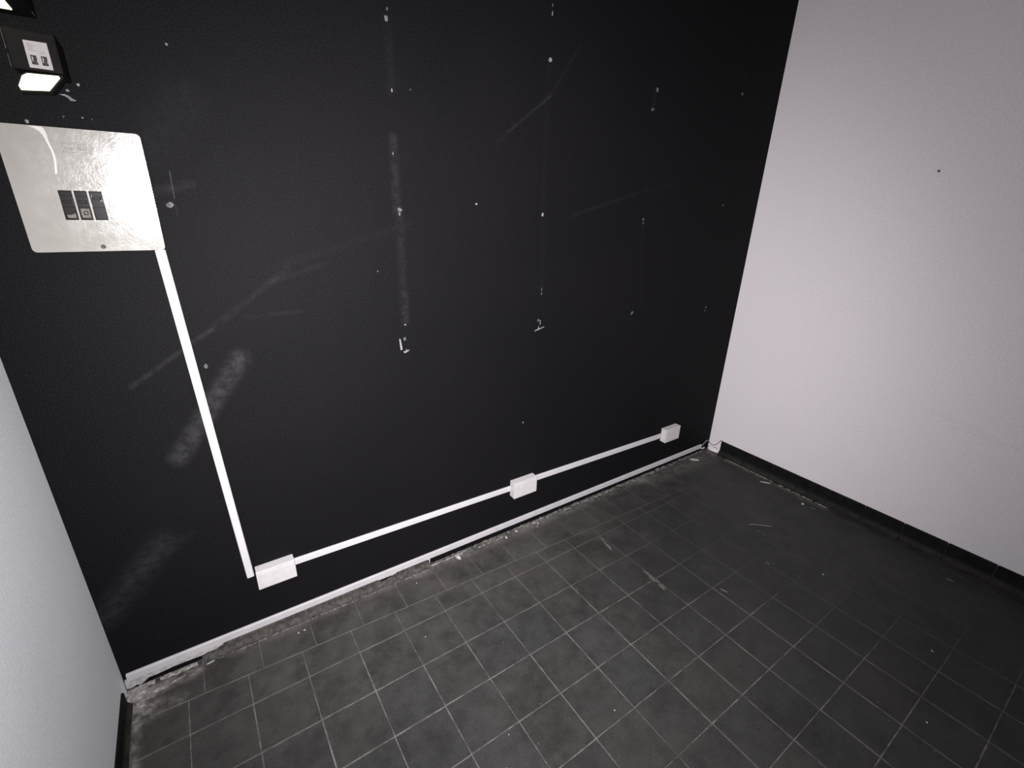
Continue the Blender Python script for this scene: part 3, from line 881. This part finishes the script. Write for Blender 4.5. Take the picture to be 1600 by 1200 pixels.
debris('plaster_fragment', 'thin pale splinter next to the round pellet, toward the camera', 'splinter', M_MORTAR, G, x=3.560, y=-0.865, rx=0.004, ry=0.026, h=0.002, rot=0.35, seed=206)
debris('plaster_fragment', 'tiny pale chip on the open floor left of the curled fibre', 'plaster piece', M_MORTAR, G, x=2.807, y=-0.977, rx=0.006, ry=0.010, h=0.003, rot=0.4, seed=207)
debris('plaster_fragment', 'single bright white grain on the dark floor at the right', 'plaster piece', M_PLASTER, G, x=2.977, y=-1.185, rx=0.0045, ry=0.0045, h=0.004, seed=208)
debris('plaster_fragment', 'tiny pale chip beside the pinkish smear', 'plaster piece', M_MORTAR, G, x=2.424, y=-0.962, rx=0.005, ry=0.016, h=0.003, rot=0.3, seed=209)
debris('plaster_fragment', 'small pale flake close to the right skirting near the right edge', 'plaster piece', M_MORTAR, G, x=3.515, y=-1.576, rx=0.006, ry=0.018, h=0.003, rot=0.3, seed=210)
debris('plaster_fragment', 'white grain on the floor near the lower right corner', 'plaster piece', M_PLASTER, G, x=2.485, y=-1.769, rx=0.004, ry=0.004, h=0.003, seed=211)
debris('plaster_fragment', 'white grain on the dark floor below the right skirting', 'plaster piece', M_PLASTER, G, x=2.893, y=-1.671, rx=0.004, ry=0.006, h=0.003, seed=212)
debris('plaster_fragment', 'white grain on a tile below the first junction box', 'plaster piece', M_PLASTER, G, x=1.057, y=-0.400, rx=0.0035, ry=0.004, h=0.003, seed=213)
debris('plaster_fragment', 'small white grain near the bottom middle of the floor', 'plaster piece', M_PLASTER, G, x=1.521, y=-1.085, rx=0.003, ry=0.004, h=0.003, seed=214)
debris('plaster_fragment', 'white grain on the floor at the bottom edge, left of centre', 'plaster piece', M_PLASTER, G, x=1.136, y=-0.937, rx=0.003, ry=0.003, h=0.003, seed=215)
for i, (x, y, r, lab_) in enumerate([
        (0.60, -0.082, .004, 'left of the two tiny white crumbs below the first junction box'),
        (0.625, -0.080, .004, 'right of the two tiny white crumbs below the first junction box'),
        (1.150, -0.090, .003, 'tiny white crumb on the border tiles midway below the first horizontal trunking'),
        (1.72, -0.045, .006, 'white plaster crumb on the floor straight below the middle junction box'),
        (1.80, -0.03, .005, 'smaller white crumb just right of the one below the middle junction box'),
        (1.95, -0.040, .005, 'white crumb at the wall foot right of the middle junction box'),
        (1.93, -0.06, .004, 'tiny crumb in front of the one right of the middle junction box')]):
    debris('plaster_crumb', lab_, 'crumb', M_PLASTER, 'plaster crumbs along the wall foot', x=x, y=y, rx=r, ry=r * 1.3, h=r * 0.9, rot=i, seed=230 + i)
# curled fibre
bm = bmesh.new()
tube(bm, [(3.037, -0.736, 0.003), (3.060, -0.752, 0.004), (3.088, -0.775, 0.003), (3.110, -0.796, 0.004), (3.135, -0.822, 0.003)], 0.0020, 6, 5)
tag(link('fibre', bm, M_WIRE, None, True), 'thin pale curved fibre lying on the dark floor', 'fibre')
bm = bmesh.new()
tube(bm, [(3.02, -0.795, 0.002), (3.030, -0.825, 0.003), (3.022, -0.85, 0.002)], 0.0012, 6, 5)
tag(link('fibre', bm, M_MORTAR, None, True), 'short faint curl of thread in front of the curved fibre', 'fibre')
# mortar smears stuck on the tiles
bm = bmesh.new()
for i, (x, y, rx, ry) in enumerate([(2.190, -0.670, .007, .026), (2.187, -0.715, .013, .036), (2.183, -0.770, .012, .032)]):
    lump(bm, x, y, -0.0005, rx, ry, 0.0022, RND.uniform(-0.15, 0.15), 300 + i, 16, 0.4)
link('mortar_smear', bm, M_PINK, floor)
bm = bmesh.new()
for i, (x, y, rx, ry) in enumerate([(2.180, -0.352, .005, .032), (2.168, -0.402, .008, .026), (2.162, -0.430, .005, .018)]):
    lump(bm, x, y, -0.0005, rx, ry, 0.002, RND.uniform(-0.15, 0.15), 310 + i, 14, 0.4)
link('mortar_smear', bm, M_MORTAR, floor)
